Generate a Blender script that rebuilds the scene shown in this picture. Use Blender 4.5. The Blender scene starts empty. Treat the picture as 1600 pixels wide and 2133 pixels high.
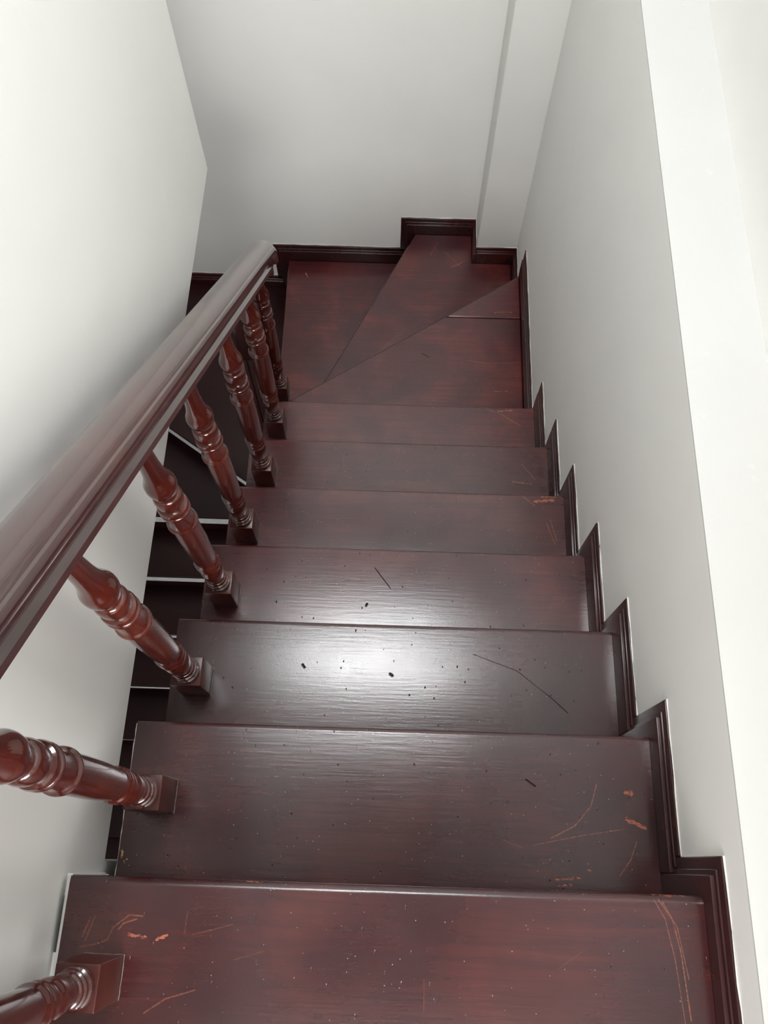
import bpy, bmesh, math, random
from mathutils import Vector, Matrix

scene = bpy.context.scene
COL = scene.collection
rnd = random.Random(7)

# ------------------------------------------------------------------ camera
cam_data = bpy.data.cameras.new('camera')
cam_data.sensor_fit = 'VERTICAL'
cam_data.sensor_height = 36.0
cam_data.lens = 1763.617 / 2133.0 * 36.0
cam_data.clip_start = 0.02
cam = bpy.data.objects.new('camera', cam_data)
COL.objects.link(cam)
RX = Vector((0.9994257760, 0.0336841001, 0.0036741750))
UP = Vector((-0.0325037957, 0.9224342773, 0.3847837151))
FW = Vector((-0.0095719082, 0.3846821878, -0.9229994545))
m = Matrix((RX, UP, -FW)).transposed().to_4x4()
m.translation = Vector((0.442, 0.023, 1.342))
cam.matrix_world = m
scene.camera = cam

# ------------------------------------------------------------------ world and light
world = bpy.data.worlds.new('sky')
scene.world = world
world.use_nodes = True
bg = world.node_tree.nodes['Background']
bg.inputs[0].default_value = (0.97, 0.985, 1.0, 1)
bg.inputs[1].default_value = 1.0


def area(name, loc, target, sx, sy, power, col=(1, 1, 1)):
    d = bpy.data.lights.new(name, 'AREA')
    d.shape = 'RECTANGLE'
    d.size, d.size_y = sx, sy
    d.energy = power
    d.color = col
    o = bpy.data.objects.new(name, d)
    COL.objects.link(o)
    o.location = loc
    o.rotation_euler = (Vector(target) - Vector(loc)).to_track_quat('-Z', 'Y').to_euler()
    return o


# daylight through the stair window in the right wall, and from the hall behind the viewer
area('window_light', (2.3, 0.95, 1.40), (0.0, 0.95, 0.2), 3.0, 2.0, 14, (1.0, 0.995, 0.98))
area('hall_window_light', (0.75, -3.1, 1.90), (0.45, 2.5, -1.2), 1.6, 0.9, 125, (1.0, 0.99, 0.97))

area('left_wall_fill', (1.6, -2.8, 1.40), (0.0, 0.6, 0.1), 1.2, 1.4, 70, (1.0, 0.99, 0.97))  # unseen fill added to brighten the lower left wall

scene.view_settings.view_transform = 'Standard'
scene.view_settings.look = 'None'
scene.view_settings.exposure = -0.08
scene.view_settings.gamma = 1.0
scene.view_settings.use_curve_mapping = False

# ------------------------------------------------------------------ measures
R = 0.19465                      # rise
YN = [-0.004, 0.248, 0.490, 0.729, 0.973, 1.221, 1.468]   # nosing of treads 0..6
XG = 0.910                       # face of the skirting on the right
XW = 0.925                       # right wall
YB = 2.531                       # face of the skirting at the back
YW = 2.551                       # back wall
XL = -0.022                      # left wall face
NOSE = 0.024                     # nosing overhang
TT = 0.032                       # tread thickness
PIV = (0.064, 1.588)             # where the winders meet
Z = lambda k: -k * R


# ------------------------------------------------------------------ node helpers
class NT:
    def __init__(s, name):
        s.mat = bpy.data.materials.new(name)
        s.mat.use_nodes = True
        s.t = s.mat.node_tree
        s.b = s.t.nodes['Principled BSDF']

    def n(s, typ, **kw):
        nd = s.t.nodes.new(typ)
        for k, v in kw.items():
            setattr(nd, k, v)
        return nd

    def link(s, a, b):
        s.t.links.new(a, b)

    def set(s, sock, v):
        if hasattr(v, 'is_output') or isinstance(v, bpy.types.NodeSocket):
            s.link(v, sock)
        else:
            sock.default_value = v

    def math(s, op, a, b=0.0, c=None, clamp=False):
        nd = s.n('ShaderNodeMath', operation=op, use_clamp=clamp)
        s.set(nd.inputs[0], a)
        s.set(nd.inputs[1], b)
        if c is not None:
            s.set(nd.inputs[2], c)
        return nd.outputs[0]

    def mapping(s, vec, scale=(1, 1, 1), loc=(0, 0, 0), rot=(0, 0, 0)):
        nd = s.n('ShaderNodeMapping')
        s.link(vec, nd.inputs[0])
        nd.inputs['Scale'].default_value = scale
        nd.inputs['Location'].default_value = loc
        nd.inputs['Rotation'].default_value = rot
        return nd.outputs[0]

    def noise(s, vec, scale, detail=3.0, rough=0.5, dist=0.0):
        nd = s.n('ShaderNodeTexNoise')
        s.link(vec, nd.inputs['Vector'])
        nd.inputs['Scale'].default_value = scale
        nd.inputs['Detail'].default_value = detail
        nd.inputs['Roughness'].default_value = rough
        nd.inputs['Distortion'].default_value = dist
        return nd.outputs['Fac']

    def ramp(s, fac, stops, interp='LINEAR'):
        nd = s.n('ShaderNodeValToRGB')
        nd.color_ramp.interpolation = interp
        e = nd.color_ramp.elements
        while len(e) < len(stops):
            e.new(0.5)
        for el, (p, c) in zip(e, stops):
            el.position = p
            el.color = c if len(c) == 4 else (*c, 1)
        s.link(fac, nd.inputs[0])
        return nd.outputs['Color']

    def maprange(s, v, a, b, c=0.0, d=1.0, smooth=True):
        nd = s.n('ShaderNodeMapRange', interpolation_type='SMOOTHSTEP' if smooth else 'LINEAR')
        s.set(nd.inputs[0], v)
        for i, x in enumerate((a, b, c, d)):
            nd.inputs[i + 1].default_value = x
        return nd.outputs[0]

    def mix(s, fac, a, b, blend='MIX'):
        nd = s.n('ShaderNodeMix', data_type='RGBA', blend_type=blend)
        s.set(nd.inputs[0], fac)
        for sock, v in ((nd.inputs[6], a), (nd.inputs[7], b)):
            if isinstance(v, tuple):
                sock.default_value = v if len(v) == 4 else (*v, 1)
            else:
                s.link(v, sock)
        return nd.outputs[2]

    def bump(s, h, strength, dist, normal=None):
        nd = s.n('ShaderNodeBump')
        s.link(h, nd.inputs['Height'])
        nd.inputs['Strength'].default_value = strength
        nd.inputs['Distance'].default_value = dist
        if normal is not None:
            s.link(normal, nd.inputs['Normal'])
        return nd.outputs[0]


def segment_group():
    """mask of a soft line a-b on the plan of a tread"""
    g = bpy.data.node_groups.new('worn_line', 'ShaderNodeTree')
    for nm in ('Position', 'A', 'AB'):
        g.interface.new_socket(nm, in_out='INPUT', socket_type='NodeSocketVector')
    for nm in ('InvLen2', 'Width'):
        g.interface.new_socket(nm, in_out='INPUT', socket_type='NodeSocketFloat')
    g.interface.new_socket('Mask', in_out='OUTPUT', socket_type='NodeSocketFloat')
    N = g.nodes
    L = g.links
    i = N.new('NodeGroupInput')
    o = N.new('NodeGroupOutput')

    def vm(op):
        nd = N.new('ShaderNodeVectorMath')
        nd.operation = op
        return nd
    sub = vm('SUBTRACT')
    L.new(i.outputs[0], sub.inputs[0])
    L.new(i.outputs[1], sub.inputs[1])
    dot = vm('DOT_PRODUCT')
    L.new(sub.outputs[0], dot.inputs[0])
    L.new(i.outputs[2], dot.inputs[1])
    mu = N.new('ShaderNodeMath')
    mu.operation = 'MULTIPLY'
    mu.use_clamp = True
    L.new(dot.outputs['Value'], mu.inputs[0])
    L.new(i.outputs[3], mu.inputs[1])
    sc = vm('SCALE')
    L.new(i.outputs[2], sc.inputs[0])
    L.new(mu.outputs[0], sc.inputs['Scale'])
    s2 = vm('SUBTRACT')
    L.new(sub.outputs[0], s2.inputs[0])
    L.new(sc.outputs[0], s2.inputs[1])
    ln = vm('LENGTH')
    L.new(s2.outputs[0], ln.inputs[0])
    dv = N.new('ShaderNodeMath')
    dv.operation = 'DIVIDE'
    L.new(ln.outputs['Value'], dv.inputs[0])
    L.new(i.outputs[4], dv.inputs[1])
    sb = N.new('ShaderNodeMath')
    sb.operation = 'SUBTRACT'
    sb.use_clamp = True
    sb.inputs[0].default_value = 1.0
    L.new(dv.outputs[0], sb.inputs[1])
    L.new(sb.outputs[0], o.inputs[0])
    return g


SEG = segment_group()


def wood(name, dark, mid, red, rough=0.3, grain_axis='x', dents=0.0, marks=(), coat=0.0, peel=0.25, spec=0.5, grey_middle=False):
    """lacquered mahogany; marks = (a, b, width, strength) chips and scratches in plan"""
    w = NT(name)
    pos = w.n('ShaderNodeNewGeometry').outputs['Position']
    st = {'x': (1.2, 22, 22), 'y': (22, 1.2, 22), 'z': (22, 22, 1.6)}[grain_axis]
    blotch = w.noise(pos, 4.5, 4, 0.55, 0.4)
    grain = w.noise(w.mapping(pos, st), 4.0, 5, 0.6, 0.6)
    col = w.ramp(blotch, [(0.30, dark), (0.52, mid), (0.72, red)])
    col = w.mix(w.maprange(grain, 0.35, 0.7, 0.0, 0.55), col, dark)
    rv = w.noise(pos, 9, 4, 0.6)
    if grey_middle:                           # greyer towards the middle of the tread width
        sx_ = w.n('ShaderNodeSeparateXYZ')
        w.link(pos, sx_.inputs[0])
        wx = w.math('ABSOLUTE', w.math('SUBTRACT', sx_.outputs[0], 0.48))
        wm = w.maprange(w.math('ADD', wx, w.math('MULTIPLY', w.noise(pos, 6, 3), 0.22)), 0.30, 0.55, 1.0, 0.0)
        col = w.mix(w.math('MULTIPLY', wm, 0.30), col, (mid[0], mid[0] * 0.48, mid[0] * 0.56))
    rgh = w.maprange(rv, 0.3, 0.7, rough - 0.02, rough + 0.02, False)
    fine = w.noise(pos, 260, 2, 0.5)
    hgt = w.math('ADD', w.math('MULTIPLY', fine, 0.25), w.math('MULTIPLY', w.noise(w.mapping(pos, st), 9, 3), 0.6))
    nrm = w.bump(hgt, peel, 0.0006)
    if dents:
        vo = w.n('ShaderNodeTexVoronoi', feature='F1', voronoi_dimensions='2D')
        warp = w.n('ShaderNodeVectorMath', operation='ADD')
        wn = w.n('ShaderNodeTexNoise')
        w.link(pos, wn.inputs['Vector'])
        wn.inputs['Scale'].default_value = 60
        wsc = w.n('ShaderNodeVectorMath', operation='SCALE')
        w.link(wn.outputs['Color'], wsc.inputs[0])
        wsc.inputs['Scale'].default_value = 0.0035
        w.link(pos, warp.inputs[0])
        w.link(wsc.outputs[0], warp.inputs[1])
        w.link(w.mapping(warp.outputs[0], (1.0, 0.55, 1.0), rot=(0, 0, 0.5)), vo.inputs['Vector'])
        vo.inputs['Scale'].default_value = 44
        size = w.math('MULTIPLY', w.math('POWER', w.n('ShaderNodeSeparateColor').outputs[0], 1.0), 1.0)
        sepc = size.node.inputs[0].links[0].from_node.inputs[0].links[0].from_node
        w.link(vo.outputs['Color'], sepc.inputs[0])
        lim = w.maprange(size, 0.55, 1.0, 0.0, 0.075, False)
        pit = w.math('SUBTRACT', lim, vo.outputs['Distance'], clamp=True)
        pit = w.math('MULTIPLY', pit, -5.0 * dents)
        nrm = w.bump(pit, 1.0, 0.0035, nrm)
        # dust and old paint specks, also painted glints for the dents
        v2 = w.n('ShaderNodeTexVoronoi', feature='F1', voronoi_dimensions='2D')
        w.link(pos, v2.inputs['Vector'])
        v2.inputs['Scale'].default_value = 95
        sep2 = w.n('ShaderNodeSeparateColor')
        w.link(v2.outputs['Color'], sep2.inputs[0])
        l2 = w.maprange(sep2.outputs[0], 0.88, 1.0, 0.0, 0.085, False)
        speck = w.maprange(w.math('SUBTRACT', l2, v2.outputs['Distance']), 0.0, 0.02)
        col = w.mix(w.math('MULTIPLY', speck, 0.5), col, (0.50, 0.46, 0.43))
        # hairline scuffs, mostly across the grain
        sc = w.noise(w.mapping(pos, (14, 90, 14), rot=(0, 0, 0.7)), 1.6, 2, 0.4, 1.2)
        hair = w.maprange(w.math('ABSOLUTE', w.math('SUBTRACT', sc, 0.5)), 0.0, 0.006, 1.0, 0.0)
        gate = w.maprange(w.noise(pos, 7, 2), 0.58, 0.7)
        col = w.mix(w.math('MULTIPLY', w.math('MULTIPLY', hair, gate), 0.16), col, (0.34, 0.16, 0.10))
    flat = w.n('ShaderNodeVectorMath', operation='MULTIPLY')
    w.link(pos, flat.inputs[0])
    flat.inputs[1].default_value = (1, 1, 0)
    if marks:
        jag = w.noise(w.mapping(pos, (110, 190, 110)), 1.5, 4, 0.75)
        groups = {}
        for a, b, wd, st_, kind in marks:
            nd = w.n('ShaderNodeGroup')
            nd.node_tree = SEG
            w.link(flat.outputs[0], nd.inputs[0])
            ab = (b[0] - a[0] + 1e-5, b[1] - a[1] + 1e-5, 0)
            nd.inputs[1].default_value = (a[0], a[1], 0)
            nd.inputs[2].default_value = ab
            nd.inputs[3].default_value = 1.0 / (ab[0] ** 2 + ab[1] ** 2)
            nd.inputs[4].default_value = wd
            v = w.math('MULTIPLY', nd.outputs[0], st_)
            groups[kind] = v if kind not in groups else w.math('MAXIMUM', groups[kind], v)
        for kind, v in groups.items():
            if kind == 'chip':
                f = w.maprange(w.math('MULTIPLY', w.math('POWER', v, 0.5), jag), 0.40, 0.47)
                col = w.mix(w.math('MULTIPLY', f, 0.9), col, (0.36, 0.085, 0.035))
                rgh = w.mix(f, rgh, (0.7, 0.7, 0.7))
            elif kind == 'scratch':
                f = w.math('MULTIPLY', v, w.maprange(jag, 0.30, 0.6))
                col = w.mix(f, col, (0.42, 0.15, 0.075))
            elif kind == 'paint':
                f = w.maprange(w.math('MULTIPLY', w.math('POWER', v, 0.5), jag), 0.40, 0.47)
                col = w.mix(f, col, (0.62, 0.42, 0.14))
            elif kind == 'gouge':
                f = w.maprange(v, 0.1, 0.7)
                col = w.mix(w.math('MULTIPLY', f, 0.6), col, (0.018, 0.008, 0.008))
                nrm = w.bump(w.math('MULTIPLY', v, -1.0), 1.0, 0.002, nrm)
    w.link(col, w.b.inputs['Base Color'])
    w.set(w.b.inputs['Roughness'], rgh)
    w.link(nrm, w.b.inputs['Normal'])
    w.b.inputs['Specular IOR Level'].default_value = spec
    if coat:
        w.b.inputs['Coat Weight'].default_value = coat
        w.b.inputs['Coat Roughness'].default_value = 0.06
        w.b.inputs['Coat IOR'].default_value = 1.6
    return w.mat


def plaster(name, base, spots=0.5):
    w = NT(name)
    pos = w.n('ShaderNodeNewGeometry').outputs['Position']
    n1 = w.noise(pos, 1.7, 4, 0.6, 0.3)
    c = w.mix(w.maprange(n1, 0.3, 0.7), tuple(x * 0.965 for x in base), base)
    # pale brushed touch-ups
    n2 = w.noise(w.mapping(pos, (26, 26, 4)), 1.0, 3, 0.6)
    c = w.mix(w.math('MULTIPLY', w.maprange(n2, 0.68, 0.80), 0.35 * spots), c, (0.93, 0.93, 0.90))
    vo = w.n('ShaderNodeTexVoronoi', feature='F1')
    w.link(w.mapping(pos, (1, 1, 0.6)), vo.inputs['Vector'])
    vo.inputs['Scale'].default_value = 16
    sep = w.n('ShaderNodeSeparateColor')
    w.link(vo.outputs['Color'], sep.inputs[0])
    lim = w.maprange(sep.outputs[0], 0.90, 1.0, 0.0, 0.035, False)
    sp = w.maprange(w.math('SUBTRACT', lim, vo.outputs['Distance']), 0.0, 0.012)
    c = w.mix(w.math('MULTIPLY', sp, spots), c, (0.95, 0.95, 0.93))
    w.link(c, w.b.inputs['Base Color'])
    w.b.inputs['Roughness'].default_value = 0.55
    w.b.inputs['Specular IOR Level'].default_value = 0.35
    h = w.math('ADD', w.math('MULTIPLY', w.noise(pos, 5, 3), 1.0), w.math('MULTIPLY', w.noise(pos, 170, 2), 0.035))
    w.link(w.bump(h, 0.35, 0.006), w.b.inputs['Normal'])
    return w.mat


def plain(name, base, rough=0.6, bump_scale=150, bump_strength=0.3):
    w = NT(name)
    pos = w.n('ShaderNodeNewGeometry').outputs['Position']
    n1 = w.noise(pos, 40, 3)
    w.link(w.mix(w.maprange(n1, 0.3, 0.7), tuple(x * 0.88 for x in base), base), w.b.inputs['Base Color'])
    w.b.inputs['Roughness'].default_value = rough
    w.link(w.bump(w.noise(pos, bump_scale, 2), bump_strength, 0.001), w.b.inputs['Normal'])
    return w.mat


D, MI, RE = (0.024, 0.0050, 0.0065), (0.050, 0.0085, 0.0095), (0.090, 0.0170, 0.0130)
M_PLASTER = plaster('wall_paint', (0.87, 0.865, 0.835))
M_LEDGE = plaster('dimmed_wall_paint', (0.63, 0.63, 0.615), 0.3)  # wall paint darkened to offset too much light on the ledge
M_RAIL = wood('mahogany_rail', (0.032, 0.007, 0.007), (0.056, 0.0105, 0.009), (0.080, 0.016, 0.012), 0.22, 'y', peel=0.12, coat=0.9, spec=0.6)
M_TURN = wood('mahogany_turned', (0.040, 0.0055, 0.004), (0.072, 0.0105, 0.006), (0.150, 0.025, 0.011), 0.20, 'z', peel=0.08, coat=0.8, spec=0.4)
M_BLOCK = wood('mahogany_block', (0.045, 0.008, 0.006), (0.070, 0.012, 0.008), (0.095, 0.018, 0.011), 0.30, 'z', peel=0.2)
M_SKIRT = wood('mahogany_skirting', (0.022, 0.006, 0.007), (0.036, 0.008, 0.008), (0.060, 0.012, 0.009), 0.24, 'y', peel=0.2)
M_LOW = wood('mahogany_lower', (0.017, 0.0035, 0.005), (0.027, 0.0050, 0.0065), (0.036, 0.0070, 0.0075), 0.34, 'x', spec=0.3)
M_CAULK = plain('paint_bead', (0.80, 0.79, 0.74), 0.6)
M_STRIP = plain('plaster_strip', (0.80, 0.81, 0.79), 0.7)


# ------------------------------------------------------------------ mesh helpers
def bm_new():
    return bmesh.new()


def add_box(bm, x0, x1, y0, y1, z0, z1):
    vs = [bm.verts.new((x, y, z)) for z in (z0, z1) for y in (y0, y1) for x in (x0, x1)]
    for f in ((0, 2, 3, 1), (4, 5, 7, 6), (0, 1, 5, 4), (2, 6, 7, 3), (0, 4, 6, 2), (1, 3, 7, 5)):
        bm.faces.new([vs[i] for i in f])
    return vs


def add_prism(bm, pts, axis, a, b):
    """polygon pts extruded along axis from a to b"""
    def P(p, t):
        return {'z': (p[0], p[1], t), 'x': (t, p[0], p[1]), 'y': (p[0], t, p[1])}[axis]
    v0 = [bm.verts.new(P(p, a)) for p in pts]
    v1 = [bm.verts.new(P(p, b)) for p in pts]
    n = len(pts)
    bm.faces.new(v0[::-1])
    bm.faces.new(v1)
    for i in range(n):
        bm.faces.new((v0[i], v0[(i + 1) % n], v1[(i + 1) % n], v1[i]))


def add_tube(bm, pts, rad, seg=6):
    """round tube along a polyline"""
    rings = []
    for i, p in enumerate(pts):
        p = Vector(p)
        t = (Vector(pts[min(i + 1, len(pts) - 1)]) - Vector(pts[max(i - 1, 0)])).normalized()
        ref = Vector((0, 0, 1)) if abs(t.z) < 0.9 else Vector((1, 0, 0))
        u = t.cross(ref).normalized()
        v = t.cross(u)
        r = rad[i] if isinstance(rad, (list, tuple)) else rad
        rings.append([bm.verts.new(p + u * (r * math.cos(a)) + v * (r * math.sin(a)))
                      for a in (2 * math.pi * k / seg for k in range(seg))])
    for a, b in zip(rings, rings[1:]):
        for k in range(seg):
            bm.faces.new((a[k], a[(k + 1) % seg], b[(k + 1) % seg], b[k]))
    bm.faces.new(rings[0][::-1])
    bm.faces.new(rings[-1])


def make(name, bm, mat, parent=None, origin=None, smooth=None, bevel=0.0):
    bmesh.ops.recalc_face_normals(bm, faces=bm.faces[:])
    if bevel:
        es = [e for e in bm.edges if len(e.link_faces) == 2 and e.calc_face_angle(0) > 0.6]
        bmesh.ops.bevel(bm, geom=es, offset=bevel, segments=3, profile=0.5, affect='EDGES', clamp_overlap=True)
    if origin is None:
        xs = [v.co for v in bm.verts]
        lo = Vector([min(c[i] for c in xs) for i in range(3)])
        hi = Vector([max(c[i] for c in xs) for i in range(3)])
        origin = Vector(((lo.x + hi.x) / 2, (lo.y + hi.y) / 2, lo.z))
    origin = Vector(origin)
    bmesh.ops.translate(bm, verts=bm.verts[:], vec=-origin)
    me = bpy.data.meshes.new(name)
    bm.to_mesh(me)
    bm.free()
    me.materials.append(mat)
    if smooth or bevel:
        me.shade_smooth()
        me.set_sharp_from_angle(angle=math.radians(smooth or 40))
    o = bpy.data.objects.new(name, me)
    COL.objects.link(o)
    if parent is not None:
        base = Vector((0, 0, 0))
        p = parent
        while p is not None:
            base += p.location
            p = p.parent
        o.parent = parent
        o.location = origin - base
    else:
        o.location = origin
    return o


def tag(o, label=None, cat=None, group=None, kind=None):
    for k, v in (('label', label), ('category', cat), ('group', group), ('kind', kind)):
        if v:
            o[k] = v
    return o


def empty(name, loc):
    o = bpy.data.objects.new(name, None)
    o.empty_display_size = 0.1
    COL.objects.link(o)
    o.location = loc
    return o


def S(o, label, cat):
    return tag(o, label, cat, None, 'structure')


# ------------------------------------------------------------------ the setting
ZF = -20 * R                       # floor of the storey below
CEIL = 2.40                        # hall ceiling
CT = 4.60                          # ceiling of the stairwell, raised a storey to spread the light deeper

# right wall: thick below, a ledge, then a thinner wall with a window
WY0, WY1, WZ0, WZ1 = -0.30, 2.20, 0.56, 2.28
bm = bm_new()
add_box(bm, XW, 1.22, -0.42, YW, ZF, 0.124)
add_box(bm, 1.065, 1.22, -0.42, YW, 0.124, WZ0)
add_box(bm, 1.065, 1.22, -0.42, YW, WZ1, CT)
add_box(bm, 1.065, 1.22, -0.42, WY0, WZ0, WZ1)
add_box(bm, 1.065, 1.22, WY1, YW, WZ0, WZ1)
add_box(bm, XW, 1.22, -0.62, -0.42, -0.002, CEIL)      # unseen pier added to shade the ledge from the hall light
add_box(bm, XL, 1.22, -0.62, -0.42, CEIL, CT)          # and the wall above the way in
S(make('wall_right', bm, M_PLASTER),
  'grey plaster wall right of the stairs with a pale ledge along its top', 'wall')
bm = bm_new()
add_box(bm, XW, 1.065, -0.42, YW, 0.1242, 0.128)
S(make('trim_3', bm, M_LEDGE), 'coat on the ledge along the right wall, wall paint darkened against too much light', 'ledge')
bm = bm_new()
fw = 0.05
add_box(bm, 1.12, 1.16, WY0, WY1, WZ0, WZ0 + fw)
add_box(bm, 1.12, 1.16, WY0, WY1, WZ1 - fw, WZ1)
add_box(bm, 1.12, 1.16, WY0, WY0 + fw, WZ0 + fw, WZ1 - fw)
add_box(bm, 1.12, 1.16, WY1 - fw, WY1, WZ0 + fw, WZ1 - fw)
ym = (WY0 + WY1) / 2
add_box(bm, 1.125, 1.155, ym - 0.02, ym + 0.02, WZ0 + fw, WZ1 - fw)
win = make('window_1', bm, M_CAULK)
S(win, 'white framed window in the right wall above the ledge', 'window')
gl = NT('window_glass')
tr = gl.n('ShaderNodeBsdfTransparent')
go = gl.n('ShaderNodeBsdfGlossy')
go.inputs['Roughness'].default_value = 0.02
mx = gl.n('ShaderNodeMixShader')
mx.inputs[0].default_value = 0.06
gl.link(tr.outputs[0], mx.inputs[1])
gl.link(go.outputs[0], mx.inputs[2])
gl.link(mx.outputs[0], [n for n in gl.t.nodes if n.type == 'OUTPUT_MATERIAL'][0].inputs[0])
for p0, p1 in ((WY0 + fw, ym - 0.02), (ym + 0.02, WY1 - fw)):
    bm = bm_new()
    add_box(bm, 1.138, 1.142, p0, p1, WZ0 + fw, WZ1 - fw)
    make('pane', bm, gl.mat, win)

bm = bm_new()
add_box(bm, -1.15, 1.22, YW, YW + 0.15, ZF, CT)
S(make('wall_back', bm, M_PLASTER), 'beige grey plaster wall behind the winder steps at the turn', 'wall')

bm = bm_new()
add_prism(bm, [(-3.2, -0.62), (0.015, -0.62), (0.015, -0.202), (1.535, -0.202), (1.535, CT), (-0.62, CT), (-0.62, CEIL), (-3.2, CEIL)], 'x', XL - 0.14, XL)
add_box(bm, -1.15, XL - 0.14, 1.435, 1.535, -0.202, CT)  # unseen return wall added to keep stray light off the back wall
S(make('wall_left', bm, M_PLASTER, bevel=0.003), 'bright white plaster wall hanging left of the handrail', 'wall')

# slab of the upper storey over the lower flight
bm = bm_new()
add_box(bm, -1.15, XL - 0.14, -3.2, 1.535, -0.202, -0.02)
S(make('ceiling', bm, M_PLASTER), 'slab over the lower flight behind the left wall', 'ceiling')

bm = bm_new()
add_box(bm, -1.30, -1.15, -0.6, YW + 0.15, ZF, CT)
S(make('wall_left', bm, M_PLASTER), 'outer plaster wall beside the lower flight', 'wall')

bm = bm_new()
add_box(bm, -0.16, 4.2, -3.2, -0.62, CEIL, CEIL + 0.12)
add_box(bm, -1.30, 1.22, -0.62, YW + 0.15, CT, CT + 0.12)
S(make('ceiling', bm, M_PLASTER), 'white ceiling over the stairwell and the hall', 'ceiling')

bm = bm_new()
add_box(bm, -1.30, 1.22, -3.2, YW + 0.15, ZF - 0.12, ZF)
S(make('floor', bm, M_LOW), 'dark floor of the storey below', 'floor')

bm = bm_new()
add_box(bm, XL, 4.2, -3.2, -0.262, -0.30, -0.001)
S(make('floor', bm, M_LOW), 'upper hall floor behind the top step', 'floor')

# boxed-in pipe in the far right corner
bm = bm_new()
add_box(bm, 0.758, XW + 0.002, 2.400, YW + 0.01, Z(10), CT)
S(make('trim_1', bm, M_PLASTER, bevel=0.006), 'grey plastered pipe casing in the far right corner', 'pipe casing')

# mortar fillet closing the gap between the top step and the left wall
bm = bm_new()
add_prism(bm, [(-0.0140, -0.007), (-0.0090, -0.003), (-0.0090, -0.19), (-0.0140, -0.19)], 'y', -0.262, -0.006)
add_box(bm, XL - 0.002, -0.0145, -0.034, -0.004, -0.19, -0.028)
add_box(bm, XL - 0.002, -0.0145, -0.262, -0.108, -0.19, -0.020)
S(make('trim_2', bm, M_PLASTER), 'rough white mortar fillet left of the top step', 'mortar')


# ------------------------------------------------------------------ skirting boards
LAY = ((0.060, 0.0, 1), (0.068, 0.4, 2), (0.085, 0.62, 3))   # offset, share of the depth, order


def wiggle(bm, a, b, r=0.0016, step=0.03):
    a, b = Vector(a), Vector(b)
    n = max(3, int((b - a).length / step))
    pts, rad = [], []
    for i in range(n + 1):
        p = a.lerp(b, i / n)
        j = 0.0007
        pts.append(p + Vector((rnd.uniform(-j, j), rnd.uniform(-j, j), rnd.uniform(-j, j))))
        rad.append(r * rnd.uniform(0.35, 1.25))
    add_tube(bm, pts, rad, 5)


def bead(parent, segs):
    bm = bm_new()
    for a, b in segs:
        wiggle(bm, a, b)
    o = make('paint_bead', bm, M_CAULK, parent, smooth=60)
    tag(o, 'ragged white paint line along the top of the skirting')
    return o


# right side: one stepped board per tread
root = empty('baseboard_right', (XG, 0, 0))
S(root, 'dark mahogany skirting stepping down the right wall', 'skirting board')
top = [0.058, 0.072, 0.086, 0.092, 0.086, 0.096, 0.104, 0.100]
yfar = [YN[k] + (0.055, 0.054, 0.048, 0.050, 0.054, 0.046, 0.040)[k] for k in range(7)] + [2.215]
for k in range(8):
    bm = bm_new()
    for d, share, _ in LAY:
        back = 0.085 - d
        y0 = (yfar[k - 1] - back) if k else -0.30
        y1 = yfar[k] - back
        xf = XG + share * (XW - XG)
        add_box(bm, xf, XW + 0.004, y0, y1, Z(k + 1) - 0.01, Z(k) + top[k] - back)
    o = make('skirting_board', bm, M_SKIRT, root, bevel=0.0025)
    e = 0.0008
    y0 = yfar[k - 1] if k else -0.30
    zt = Z(k) + top[k]
    bead(o, [((XW - e, y0, zt), (XW - e, yfar[k], zt)),
             ((XW - e, yfar[k], zt), (XW - e, yfar[k], (Z(k + 1) + top[k + 1]) if k < 7 else Z(8) + 0.085))])

# far right corner and back wall
root = empty('baseboard_back', (0.3, YB, Z(8)))
S(root, 'dark mahogany skirting stepping along the back wall around the corner casing', 'skirting board')


def board_y(x0, x1, yf, yw, zb, zt, leftstep=True):
    """skirting on a wall that faces -y"""
    bm = bm_new()
    for d, share, _ in LAY:
        back = 0.085 - d
        add_box(bm, x0 + (back if leftstep else 0), x1 - 0.0, yf + share * (yw - yf), yw + 0.004, zb, zt - back)
    return bm


T8, T9, T10 = Z(8) + 0.078, Z(9) + 0.082, Z(10) + 0.062
o = make('skirting_board', board_y(0.440, 0.758, YB, YW, Z(9) - 0.01, T8), M_SKIRT, root, bevel=0.0025)
bead(o, [((0.440, YW - 0.001, T8), (0.760, YW - 0.001, T8)), ((0.440, YW - 0.001, T8), (0.440, YW - 0.001, T9))])
o = make('skirting_board', board_y(-0.126, 0.440 + 0.025, YB, YW, Z(10) - 0.01, T9), M_SKIRT, root, bevel=0.0025)
bead(o, [((-0.126, YW - 0.001, T9), (0.440, YW - 0.001, T9)), ((-0.126, YW - 0.001, T9), (-0.126, YW - 0.001, T10))])
o = make('skirting_board', board_y(-1.15, -0.126 + 0.025, YB, YW, Z(11) - 0.01, T10, False), M_SKIRT, root, bevel=0.0025)
bead(o, [((-1.15, YW - 0.001, T10), (-0.126, YW - 0.001, T10))])
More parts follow.
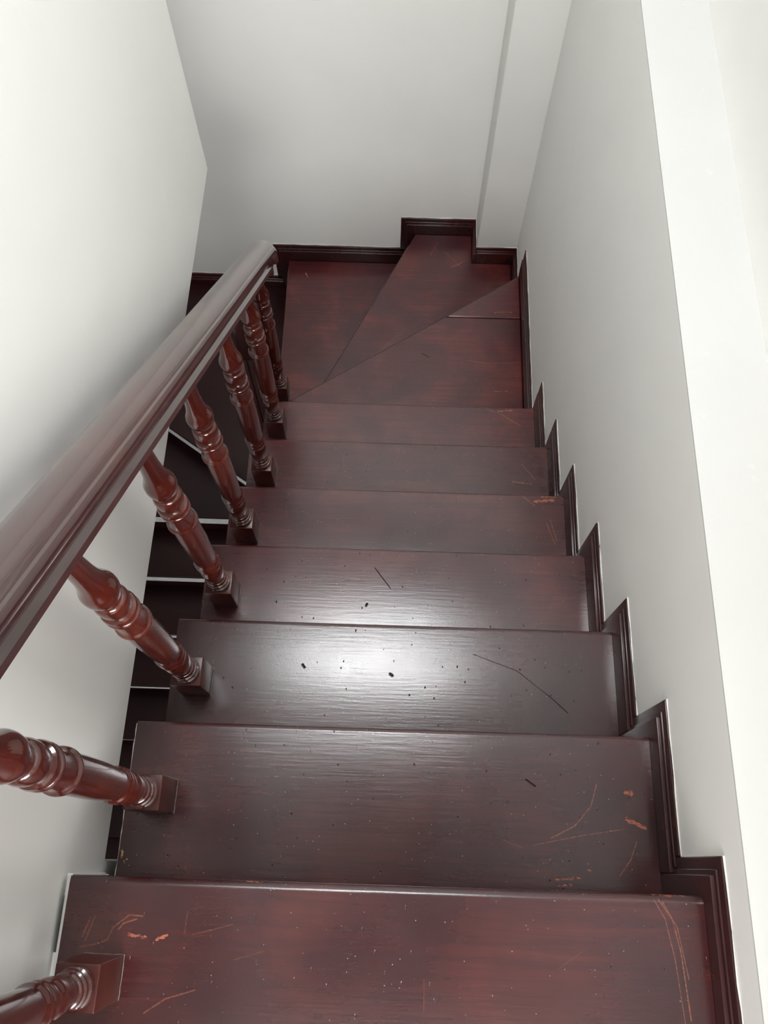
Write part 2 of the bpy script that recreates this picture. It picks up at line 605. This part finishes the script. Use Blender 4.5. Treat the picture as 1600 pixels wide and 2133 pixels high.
# casing: left cheek, front, and the short return on the right wall
bm = bm_new()
for d, share, _ in LAY:
    back = 0.085 - d
    add_box(bm, 0.745 + share * 0.013, 0.760, 2.386 + share * 0.014, YB + 0.02, Z(9), Z(8) + 0.080 - back)
o = make('skirting_board', bm, M_SKIRT, root, bevel=0.0025)
bead(o, [((0.757, 2.40, Z(8) + 0.08), (0.757, YW, Z(8) + 0.08))])
bm = bm_new()
for d, share, _ in LAY:
    back = 0.085 - d
    add_box(bm, 0.759, XW, 2.386 + share * 0.014, 2.402, Z(9), Z(8) + 0.085 - back)
o = make('skirting_board', bm, M_SKIRT, root, bevel=0.0025)
bead(o, [((0.757, 2.399, Z(8) + 0.085), (XW, 2.399, Z(8) + 0.085))])
bm = bm_new()
for d, share, _ in LAY:
    back = 0.085 - d
    add_box(bm, XG + share * 0.015, XW + 0.004, 2.14, 2.388, Z(9), Z(8) + 0.085 - back)
o = make('skirting_board', bm, M_SKIRT, root, bevel=0.0025)
bead(o, [((XW - 0.001, 2.215, Z(8) + 0.085), (XW - 0.001, 2.40, Z(8) + 0.085))])

# ------------------------------------------------------------------ upper flight
stairs = empty('staircase', (0.455, 0, Z(9)))
tag(stairs, 'upper flight of worn glossy mahogany steps going down and turning at the back wall', 'staircase')


def arc(c, r, a0, a1, wd, st, kind='scratch', n=5):
    out = []
    for i in range(n):
        p = [(c[0] + r * math.cos(t), c[1] + r * math.sin(t)) for t in
             (a0 + (a1 - a0) * i / n, a0 + (a1 - a0) * (i + 1) / n)]
        out.append((p[0], p[1], wd, st, kind))
    return out


def line(pts, wd, st, kind='scratch'):
    return [(a, b, wd, st, kind) for a, b in zip(pts, pts[1:])]


MARKS = {
    0: line([(0.021, -0.098), (0.041, -0.094), (0.058, -0.088), (0.064, -0.072), (0.085, -0.055), (0.105, -0.056)], 0.0013, 0.5)
       + line([(0.072, -0.074), (0.078, -0.066), (0.096, -0.060)], 0.0016, 0.5)
       + [((0.088, -0.080), (0.112, -0.083), 0.005, 1.0, 'chip'), ((0.128, -0.085), (0.142, -0.080), 0.0055, 1.0, 'chip')]
       + line([(0.845, -0.010), (0.862, -0.035), (0.870, -0.075), (0.876, -0.16)], 0.0013, 0.6)
       + line([(0.838, -0.010), (0.852, -0.035), (0.861, -0.085), (0.868, -0.17)], 0.0010, 0.5)
       + line([(0.850, -0.012), (0.868, -0.045), (0.878, -0.11)], 0.0010, 0.5)
       + line([(0.030, -0.060), (0.022, -0.085)], 0.0016, 0.5) + line([(0.036, -0.058), (0.027, -0.090)], 0.0014, 0.5)
       + line([(0.123, -0.176), (0.150, -0.158), (0.190, -0.146)], 0.0013, 0.45)
       + [((0.840, -0.004), (0.882, -0.004), 0.008, 0.75, 'chip'), ((0.24, -0.006), (0.27, -0.006), 0.005, 0.7, 'chip')],
    1: [((0.862, 0.153), (0.872, 0.152), 0.0105, 1.0, 'chip'), ((0.860, 0.109), (0.890, 0.096), 0.0085, 1.0, 'chip'),
        ((0.735, 0.010), (0.775, 0.014), 0.006, 0.9, 'chip'), ((0.760, 0.003), (0.740, 0.001), 0.006, 0.8, 'chip'),
        ((0.790, 0.028), (0.793, 0.026), 0.004, 1.0, 'chip'),
        ((0.0065, 0.030), (0.007, 0.022), 0.005, 1.0, 'paint'), ((0.012, 0.014), (0.013, 0.012), 0.0045, 1.0, 'paint'),
        ((0.016, 0.018), (0.0165, 0.018), 0.003, 1.0, 'paint'),
        ((0.690, 0.168), (0.705, 0.158), 0.0017, 1.0, 'gouge')]
       + line([(0.812, 0.165), (0.800, 0.128), (0.770, 0.095), (0.730, 0.075)], 0.0016, 0.55)
       + line([(0.873, 0.070), (0.862, 0.045), (0.842, 0.020)], 0.0018, 0.45)
       + line([(0.700, 0.063), (0.780, 0.080), (0.86, 0.094)], 0.0012, 0.4),
    2: line([(0.62, 0.432), (0.71, 0.400), (0.78, 0.345), (0.81, 0.318)], 0.0009, 0.28, 'gouge')
       + [((0.449, 0.385), (0.453, 0.382), 0.0034, 1.0, 'gouge'), ((0.268, 0.398), (0.272, 0.393), 0.0030, 1.0, 'gouge')],
    3: [((0.405, 0.680), (0.444, 0.630), 0.0012, 1.0, 'gouge'), ((0.388, 0.585), (0.390, 0.590), 0.003, 1.0, 'gouge'),
        ((0.875, 0.71), (0.885, 0.712), 0.006, 0.5, 'chip')],
    4: [((0.830, 0.952), (0.880, 0.958), 0.0105, 1.0, 'chip'), ((0.850, 0.967), (0.890, 0.967), 0.006, 0.9, 'chip')]
       + line([(0.800, 0.965), (0.830, 0.940)], 0.002, 0.5) + line([(0.87, 0.90), (0.885, 0.84)], 0.002, 0.5)
       + line([(0.860, 0.89), (0.880, 0.83)], 0.002, 0.45),
    5: [((0.80, 1.10), (0.86, 1.094), 0.006, 0.75, 'chip'), ((0.82, 1.214), (0.88, 1.216), 0.006, 0.55, 'chip')]
       + line([(0.83, 1.16), (0.87, 1.11)], 0.002, 0.5),
    6: [((0.790, 1.452), (0.835, 1.456), 0.011, 0.8, 'chip')] + line([(0.80, 1.44), (0.86, 1.40)], 0.002, 0.6)
       + line([(0.75, 1.46), (0.80, 1.44)], 0.002, 0.6),
    7: [((0.81, 1.995), (0.875, 1.998), 0.012, 0.72, 'chip'), ((0.80, 1.645), (0.86, 1.648), 0.010, 0.62, 'chip')]
       + line([(0.70, 1.775), (0.78, 1.765), (0.88, 1.77)], 0.002, 0.5)
       + [((0.535, 1.80), (0.560, 1.785), 0.003, 0.9, 'gouge')],
    8: [((0.66, 2.360), (0.71, 2.39), 0.022, 0.68, 'chip'), ((0.58, 2.470), (0.60, 2.44), 0.010, 0.6, 'chip')]
       + line([(0.63, 2.44), (0.70, 2.36)], 0.003, 0.5) + line([(0.60, 2.49), (0.57, 2.42)], 0.003, 0.5),
    9: [((0.02, 2.46), (0.03, 2.44), 0.006, 0.9, 'paint')],
}
# dark lacquer build-up along the slanting nosings
MARKS[7] += line([(0.068, 1.588), (0.906, 2.164)], 0.0045, 0.75, 'gouge')
MARKS[8] += line([(0.069, 1.592), (0.500, 2.522)], 0.0045, 0.75, 'gouge')
TREADMAT = {}
for k in range(10):
    mk = list(MARKS.get(k, []))
    # a few faint random scuffs of its own
    y0, y1 = ((YN[k - 1] if k else -0.2), YN[k]) if k < 7 else {7: (1.5, 1.9), 8: (1.9, 2.4), 9: (1.8, 2.4)}[k]
    for _ in range(5):
        x, y, a = rnd.uniform(0.15, 0.85), rnd.uniform(y0 + 0.03, y1 - 0.02), rnd.uniform(0, 3.14)
        if k == 9:
            x = rnd.uniform(0.0, 0.2)
        l = rnd.uniform(0.02, 0.07)
        mk.append(((x, y), (x + l * math.cos(a), y + l * math.sin(a)), 0.0011, rnd.uniform(0.10, 0.22), 'scratch'))
    f = 1.0 if k < 3 else (1.5 if k < 6 else 2.1)  # deeper treads lightened in colour to make up for weak light there
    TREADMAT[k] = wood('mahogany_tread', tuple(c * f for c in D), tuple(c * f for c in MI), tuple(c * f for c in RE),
                       0.245 if k < 6 else 0.25, 'x', dents=1.0 if k < 6 else 0.5, marks=mk, peel=0.45, spec=0.85, grey_middle=True)

XT = XG - 0.0005
for k in range(7):
    yb = (YN[k - 1] - NOSE - 0.004) if k else -0.258
    yl, yr = YN[k] - 0.001, YN[k] + 0.001
    xl = -0.008 if k == 0 else 0.001
    rt = 0.012 if k == 0 else 0.009
    n = 5
    pr = [(yb, Z(k) - TT), (YN[k] - 0.004, Z(k) - TT), (YN[k], Z(k) - TT + 0.004)]
    pr += [(YN[k] - rt + rt * math.cos(t), Z(k) - rt + rt * math.sin(t)) for t in (math.pi / 2 * i / n for i in range(n + 1))]
    pr += [(yb, Z(k))]
    bm = bm_new()
    add_prism(bm, pr, 'x', xl, XT)
    for v in bm.verts:
        if v.co.y > yb + 0.001:
            v.co.y += -0.001 if v.co.x < 0.5 else 0.001
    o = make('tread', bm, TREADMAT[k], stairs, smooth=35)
    if k == 1:
        bm = bm_new()
        wiggle(bm, (xl - 0.0005, YN[0] - 0.02, Z(k) - 0.001), (xl - 0.0005, YN[1] - 0.006, Z(k) - 0.001), 0.0011, 0.012)
        tag(make('paint_bead', bm, M_CAULK, o, smooth=60), 'thin smear of white paint along the left end of the tread')
    bm = bm_new()
    add_box(bm, 0.014, XT, YN[k] - NOSE - 0.016, YN[k] - NOSE, Z(k + 1) + 0.0003, Z(k) - TT - 0.0003)
    make('riser', bm, M_SKIRT, stairs, bevel=0.0015)

# winders
def poly_tread(name, pts, k, parent, mat):
    bm = bm_new()
    add_prism(bm, pts, 'z', Z(k) - TT, Z(k))
    return make(name, bm, mat, parent, bevel=0.006)


E7 = (XT, 2.172)
yb7 = YN[6] - NOSE - 0.004
sx = 0.616
f7 = (sx - PIV[0]) / (E7[0] - PIV[0])
sy = PIV[1] + f7 * (E7[1] - PIV[1])
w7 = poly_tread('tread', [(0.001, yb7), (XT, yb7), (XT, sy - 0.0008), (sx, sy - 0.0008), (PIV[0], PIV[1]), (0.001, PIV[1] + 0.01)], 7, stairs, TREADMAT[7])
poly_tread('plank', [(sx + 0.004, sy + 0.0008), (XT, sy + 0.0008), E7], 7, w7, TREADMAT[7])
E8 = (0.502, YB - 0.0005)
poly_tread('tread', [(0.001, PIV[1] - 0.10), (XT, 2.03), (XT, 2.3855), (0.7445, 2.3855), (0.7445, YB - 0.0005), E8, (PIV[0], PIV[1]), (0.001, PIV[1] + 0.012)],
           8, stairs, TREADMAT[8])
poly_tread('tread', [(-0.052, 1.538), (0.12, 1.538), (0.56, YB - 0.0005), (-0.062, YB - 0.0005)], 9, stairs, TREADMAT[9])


def riser_between(a, b, k, parent, inset=0.024):
    a, b = Vector((a[0], a[1])), Vector((b[0], b[1]))
    t = (b - a).normalized()
    n = Vector((t.y, -t.x))            # towards the upper tread
    p = [a + n * inset + t * 0.02, b + n * inset - t * 0.015, b + n * (inset + 0.014) - t * 0.015, a + n * (inset + 0.014) + t * 0.02]
    bm = bm_new()
    add_prism(bm, [tuple(q) for q in p], 'z', Z(k + 1) + 0.0003, Z(k) - TT - 0.0003)
    make('riser', bm, M_SKIRT, parent)


riser_between(PIV, E7, 7, stairs)
riser_between(PIV, E8, 8, stairs)
riser_between((-0.055, 1.56), (-0.06, YB - 0.02), 9, stairs)

# string board closing the open left side under the treads
pts = []
for k in range(7):
    yb = (YN[k - 1] - NOSE) if k else -0.258
    pts += [(yb, Z(k) - TT - 0.0005), (YN[k] - NOSE - 0.017, Z(k) - TT - 0.0005)]
pts += [(YN[6] - NOSE - 0.017, Z(7) - 0.06), (-0.258, -0.45)]
bm = bm_new()
add_prism(bm, pts, 'x', 0.002, 0.013)
make('string_board', bm, M_SKIRT, stairs)

# ------------------------------------------------------------------ lower flight
low = empty('staircase', (-0.6, 1.0, ZF))
tag(low, 'lower flight of dark steps in shadow below the banister with white strips under the nosings', 'staircase')
YL = {11: 1.421, 12: 1.2025, 13: 0.982, 14: 0.774, 15: 0.549, 16: 0.330, 17: 0.110, 18: -0.110, 19: -0.330}
XA, XB = -1.148, -0.064
A10, B10 = (XB, 1.433), (XA, 2.171)


def low_front(pa, pb, k, nose=0.020):
    """white strip and dark riser board below a nosing running from pa (right) to pb (left)"""
    a, b = Vector(pa), Vector(pb)
    t = (b - a).normalized()
    n = Vector((t.y, -t.x)) * -1.0      # back into the step
    if n.y < 0:
        n = -n

    def slab(i0, i1, z0, z1, nm, mat):
        q = [a + n * i0, b + n * i0, b + n * i1, a + n * i1]
        bm = bm_new()
        add_prism(bm, [tuple(v) for v in q], 'z', z0, z1)
        return make(nm, bm, mat, low)
    zt = Z(k) - 0.018
    s = slab(nose * 0.45, nose + 0.02, zt - 0.078, zt - 0.0003, 'nosing_strip', M_STRIP)
    tag(s, 'white plaster strip under the nosing')
    slab(nose, nose + 0.016, Z(k + 1) + 0.0003, zt - 0.0785, 'riser', M_LOW)


bm = bm_new()
add_prism(bm, [A10, (XB, YB), (XA, YB), B10], 'z', Z(10) - 0.018, Z(10))
make('tread', bm, M_LOW, low, bevel=0.003)
low_front(A10, B10, 10)
prev = None
for k in range(11, 20):
    bm = bm_new()
    if k == 11:
        add_prism(bm, [(XB, YL[11]), (XB, A10[1] + 0.05), (XA, B10[1] + 0.05), (XA, YL[11])], 'z', Z(k) - 0.018, Z(k))
    else:
        add_box(bm, XA, XB, YL[k], YL[k - 1] + 0.045, Z(k) - 0.018, Z(k))
    make('tread', bm, M_LOW, low, bevel=0.003)
    low_front((XB, YL[k]), (XA, YL[k]), k)

# ------------------------------------------------------------------ banister
XR = 0.055
ban = empty('banister', (XR, 0.7, Z(3)))
tag(ban, 'glossy red mahogany banister with turned balusters down the left of the steps', 'banister')
half = [(0.0, 0.0), (0.0285, 0.0), (0.0295, 0.0015), (0.0295, 0.0130), (0.0215, 0.0190), (0.0213, 0.0315), (0.0240, 0.0335), (0.0250, 0.0360),
        (0.0255, 0.0425), (0.0325, 0.0450), (0.0368, 0.0495), (0.0385, 0.0560), (0.0375, 0.0625), (0.0345, 0.0668), (0.0310, 0.0685),
        (0.0300, 0.0710), (0.0240, 0.0770), (0.0130, 0.0818), (0.0, 0.0835)]
prof = half + [(-x, z) for x, z in half[-2:0:-1]]


SLOPE = 0.832


def rail_z(y):
    return 0.551 - SLOPE * (y - 0.175)


ang0 = math.atan(SLOPE)
path = [(-0.264, rail_z(-0.264), ang0), (0.3, rail_z(0.3), ang0), (0.9, rail_z(0.9), ang0), (1.50, rail_z(1.50), ang0)]
ye = 1.545
path.append((ye, rail_z(ye), ang0))
rb = 0.020
cy, cz = ye - rb * math.sin(ang0), rail_z(ye) - rb * math.cos(ang0)
for i in range(1, 9):
    a = ang0 + (math.radians(92) - ang0) * i / 8
    path.append((cy + rb * math.sin(a), cz + rb * math.cos(a), a))
ly, lz, la = path[-1]
path.append((ly, lz - 0.014, la))
bm = bm_new()
rings = []
for y, z, a in path:
    ring = []
    for s_, n_ in prof:
        ring.append(bm.verts.new((XR + s_, y + n_ * math.sin(a), z + n_ * math.cos(a))))
    rings.append(ring)
for a, b in zip(rings, rings[1:]):
    for i in range(len(prof)):
        j = (i + 1) % len(prof)
        bm.faces.new((a[i], a[j], b[j], b[i]))
bm.faces.new(rings[0])
bm.faces.new(rings[-1][::-1])
rail = make('handrail', bm, M_RAIL, ban, smooth=28)

# turned balusters: (height, radius)
PR = [(0.106, 0.0235), (0.109, 0.0262), (0.115, 0.0270), (0.120, 0.0262), (0.1215, 0.0226), (0.124, 0.0228), (0.1255, 0.0244), (0.130, 0.0250),
      (0.134, 0.0242), (0.1355, 0.0212), (0.138, 0.0214), (0.1395, 0.0228), (0.144, 0.0232), (0.147, 0.0222), (0.1485, 0.0196), (0.153, 0.0198),
      (0.170, 0.0222), (0.186, 0.0240), (0.200, 0.0246), (0.210, 0.0240), (0.212, 0.0222), (0.222, 0.0216), (0.234, 0.0226), (0.236, 0.0248),
      (0.241, 0.0266), (0.246, 0.0260), (0.248, 0.0240), (0.250, 0.0240), (0.252, 0.0256), (0.258, 0.0270), (0.264, 0.0260), (0.267, 0.0234),
      (0.272, 0.0228), (0.295, 0.0240), (0.330, 0.0253), (0.370, 0.0261), (0.410, 0.0263), (0.445, 0.0261), (0.4795, 0.0258), (0.4805, 0.0280),
      (0.4855, 0.0296), (0.4905, 0.0288), (0.492, 0.0264), (0.500, 0.0249), (0.518, 0.0243), (0.537, 0.0244), (0.5385, 0.0264),
      (0.545, 0.0284), (0.551, 0.0278), (0.5525, 0.0258), (0.555, 0.0258), (0.5565, 0.0274), (0.563, 0.0284), (0.569, 0.0270), (0.5705, 0.0232),
      (0.575, 0.0234), (0.588, 0.0256), (0.600, 0.0262), (0.610, 0.0248), (0.615, 0.0230), (0.6165, 0.0206), (0.6215, 0.0206),
      (0.623, 0.0226), (0.628, 0.0230), (0.630, 0.0212), (0.632, 0.0214), (0.634, 0.0240), (0.641, 0.0264), (0.650, 0.0276), (0.659, 0.0274), (0.667, 0.0254),
      (0.676, 0.0226), (0.689, 0.0198), (0.705, 0.0179), (0.725, 0.0167), (0.760, 0.0160), (0.815, 0.0156)]


def baluster_mesh():
    seg = 36
    bm = bm_new()
    rings = [[bm.verts.new((r * math.cos(2 * math.pi * i / seg), r * math.sin(2 * math.pi * i / seg), h)) for i in range(seg)] for h, r in PR]
    for a, b in zip(rings, rings[1:]):
        for i in range(seg):
            bm.faces.new((a[i], a[(i + 1) % seg], b[(i + 1) % seg], b[i]))
    bm.faces.new(rings[0][::-1])
    bm.faces.new(rings[-1])
    return bm


BY = [(0.038, -0.134, 0, 0.080), (0.040, 0.120, 1, 0.080), (0.056, 0.357, 2, 0.058), (0.058, 0.600, 3, 0.058), (0.057, 0.834, 4, 0.058),
      (0.060, 1.089, 5, 0.058), (0.052, 1.353, 6, 0.060), (0.026, 1.598, 7, 0.050)]
first = None
for x, y, k, wx in BY:
    x = 0.056 if k < 2 else x
    if first is None:
        b = make('baluster', baluster_mesh(), M_TURN, ban, origin=(0, 0, 0), smooth=50)
        bm = bm_new()
        add_box(bm, -0.0292, 0.0292, -0.0282, 0.0282, 0.0, 0.1065)
        blk = make('base_block', bm, M_BLOCK, b, origin=(0, 0, 0), bevel=0.0018)
        blk.location = (0, 0, 0)
        bm = bm_new()
        for p, q in (((0.0297, -0.028), (0.0297, 0.029)), ((-0.028, 0.0287), (0.030, 0.0287))):
            wiggle(bm, (*p, 0.0012), (*q, 0.0012), 0.0007, 0.008)
        gl = make('glue_line', bm, plain('dusty_glue', (0.22, 0.185, 0.17), 0.7), b, origin=(0, 0, 0), smooth=60)
        gl.location = (0, 0, 0)
        first = (b, blk, gl)
    else:
        b = first[0].copy()
        COL.objects.link(b)
        for src in first[1:]:
            c = src.copy()
            COL.objects.link(c)
            c.parent = b
    b.location = Vector((x, y, Z(k))) - ban.location
    b.rotation_euler = (math.radians(0.8), 0, 0)
    if k == 7:
        b.scale = (0.92, 0.92, 0.93)

# newel post at the turn, in the well between the flights
bm = bm_new()
add_box(bm, -0.047, 0.000, 1.475, 1.535, ZF + 0.0003, -0.92)
add_box(bm, -0.047, -0.030, 1.468, 1.475, Z(11), -0.92)
add_box(bm, -0.015, 0.000, 1.468, 1.475, Z(11), -0.92)
add_box(bm, -0.047, 0.000, 1.462, 1.535, -0.92, -0.60)
make('newel_post', bm, M_RAIL, ban, bevel=0.003)
# newel at the head of the stairs
bm = bm_new()
add_box(bm, 0.013, 0.097, -0.349, -0.265, 0.0, 1.06)
add_box(bm, 0.005, 0.105, -0.357, -0.257, 1.06, 1.085)
add_box(bm, 0.020, 0.090, -0.342, -0.272, 1.085, 1.115)
make('newel_post', bm, M_RAIL, ban, bevel=0.004)

# ------------------------------------------------------------------ ceiling lamp over the stairs
LX, LY, LW, LD = 0.38, 1.38, 0.36, 0.19
HL = 2.44
lamp = empty('ceiling_lamp', (LX, LY, CT))
tag(lamp, 'flat white rectangular lamp hanging on two rods above the stairs', 'lamp')
bm = bm_new()
add_box(bm, LX - LW - 0.02, LX + LW + 0.02, LY - LD - 0.02, LY + LD + 0.02, HL - 0.035, HL - 0.0003)
make('lamp_base', bm, M_STRIP, lamp, bevel=0.004)
for dx in (-0.2, 0.2):
    bm = bm_new()
    add_tube(bm, [(LX + dx, LY, HL - 0.002), (LX + dx, LY, 3.5), (LX + dx, LY, CT + 0.002)], 0.006, 8)
    make('rod', bm, M_STRIP, lamp, smooth=60)
gm = NT('lamp_glow')
gm.b.inputs['Base Color'].default_value = (0.9, 0.9, 0.9, 1)
gm.b.inputs['Emission Color'].default_value = (0.96, 0.985, 1.0, 1)
gm.b.inputs['Emission Strength'].default_value = 37.0
bm = bm_new()
add_box(bm, LX - LW, LX + LW, LY - LD, LY + LD, HL - 0.055, HL - 0.0355)
make('lamp_shade', bm, gm.mat, lamp, bevel=0.008)
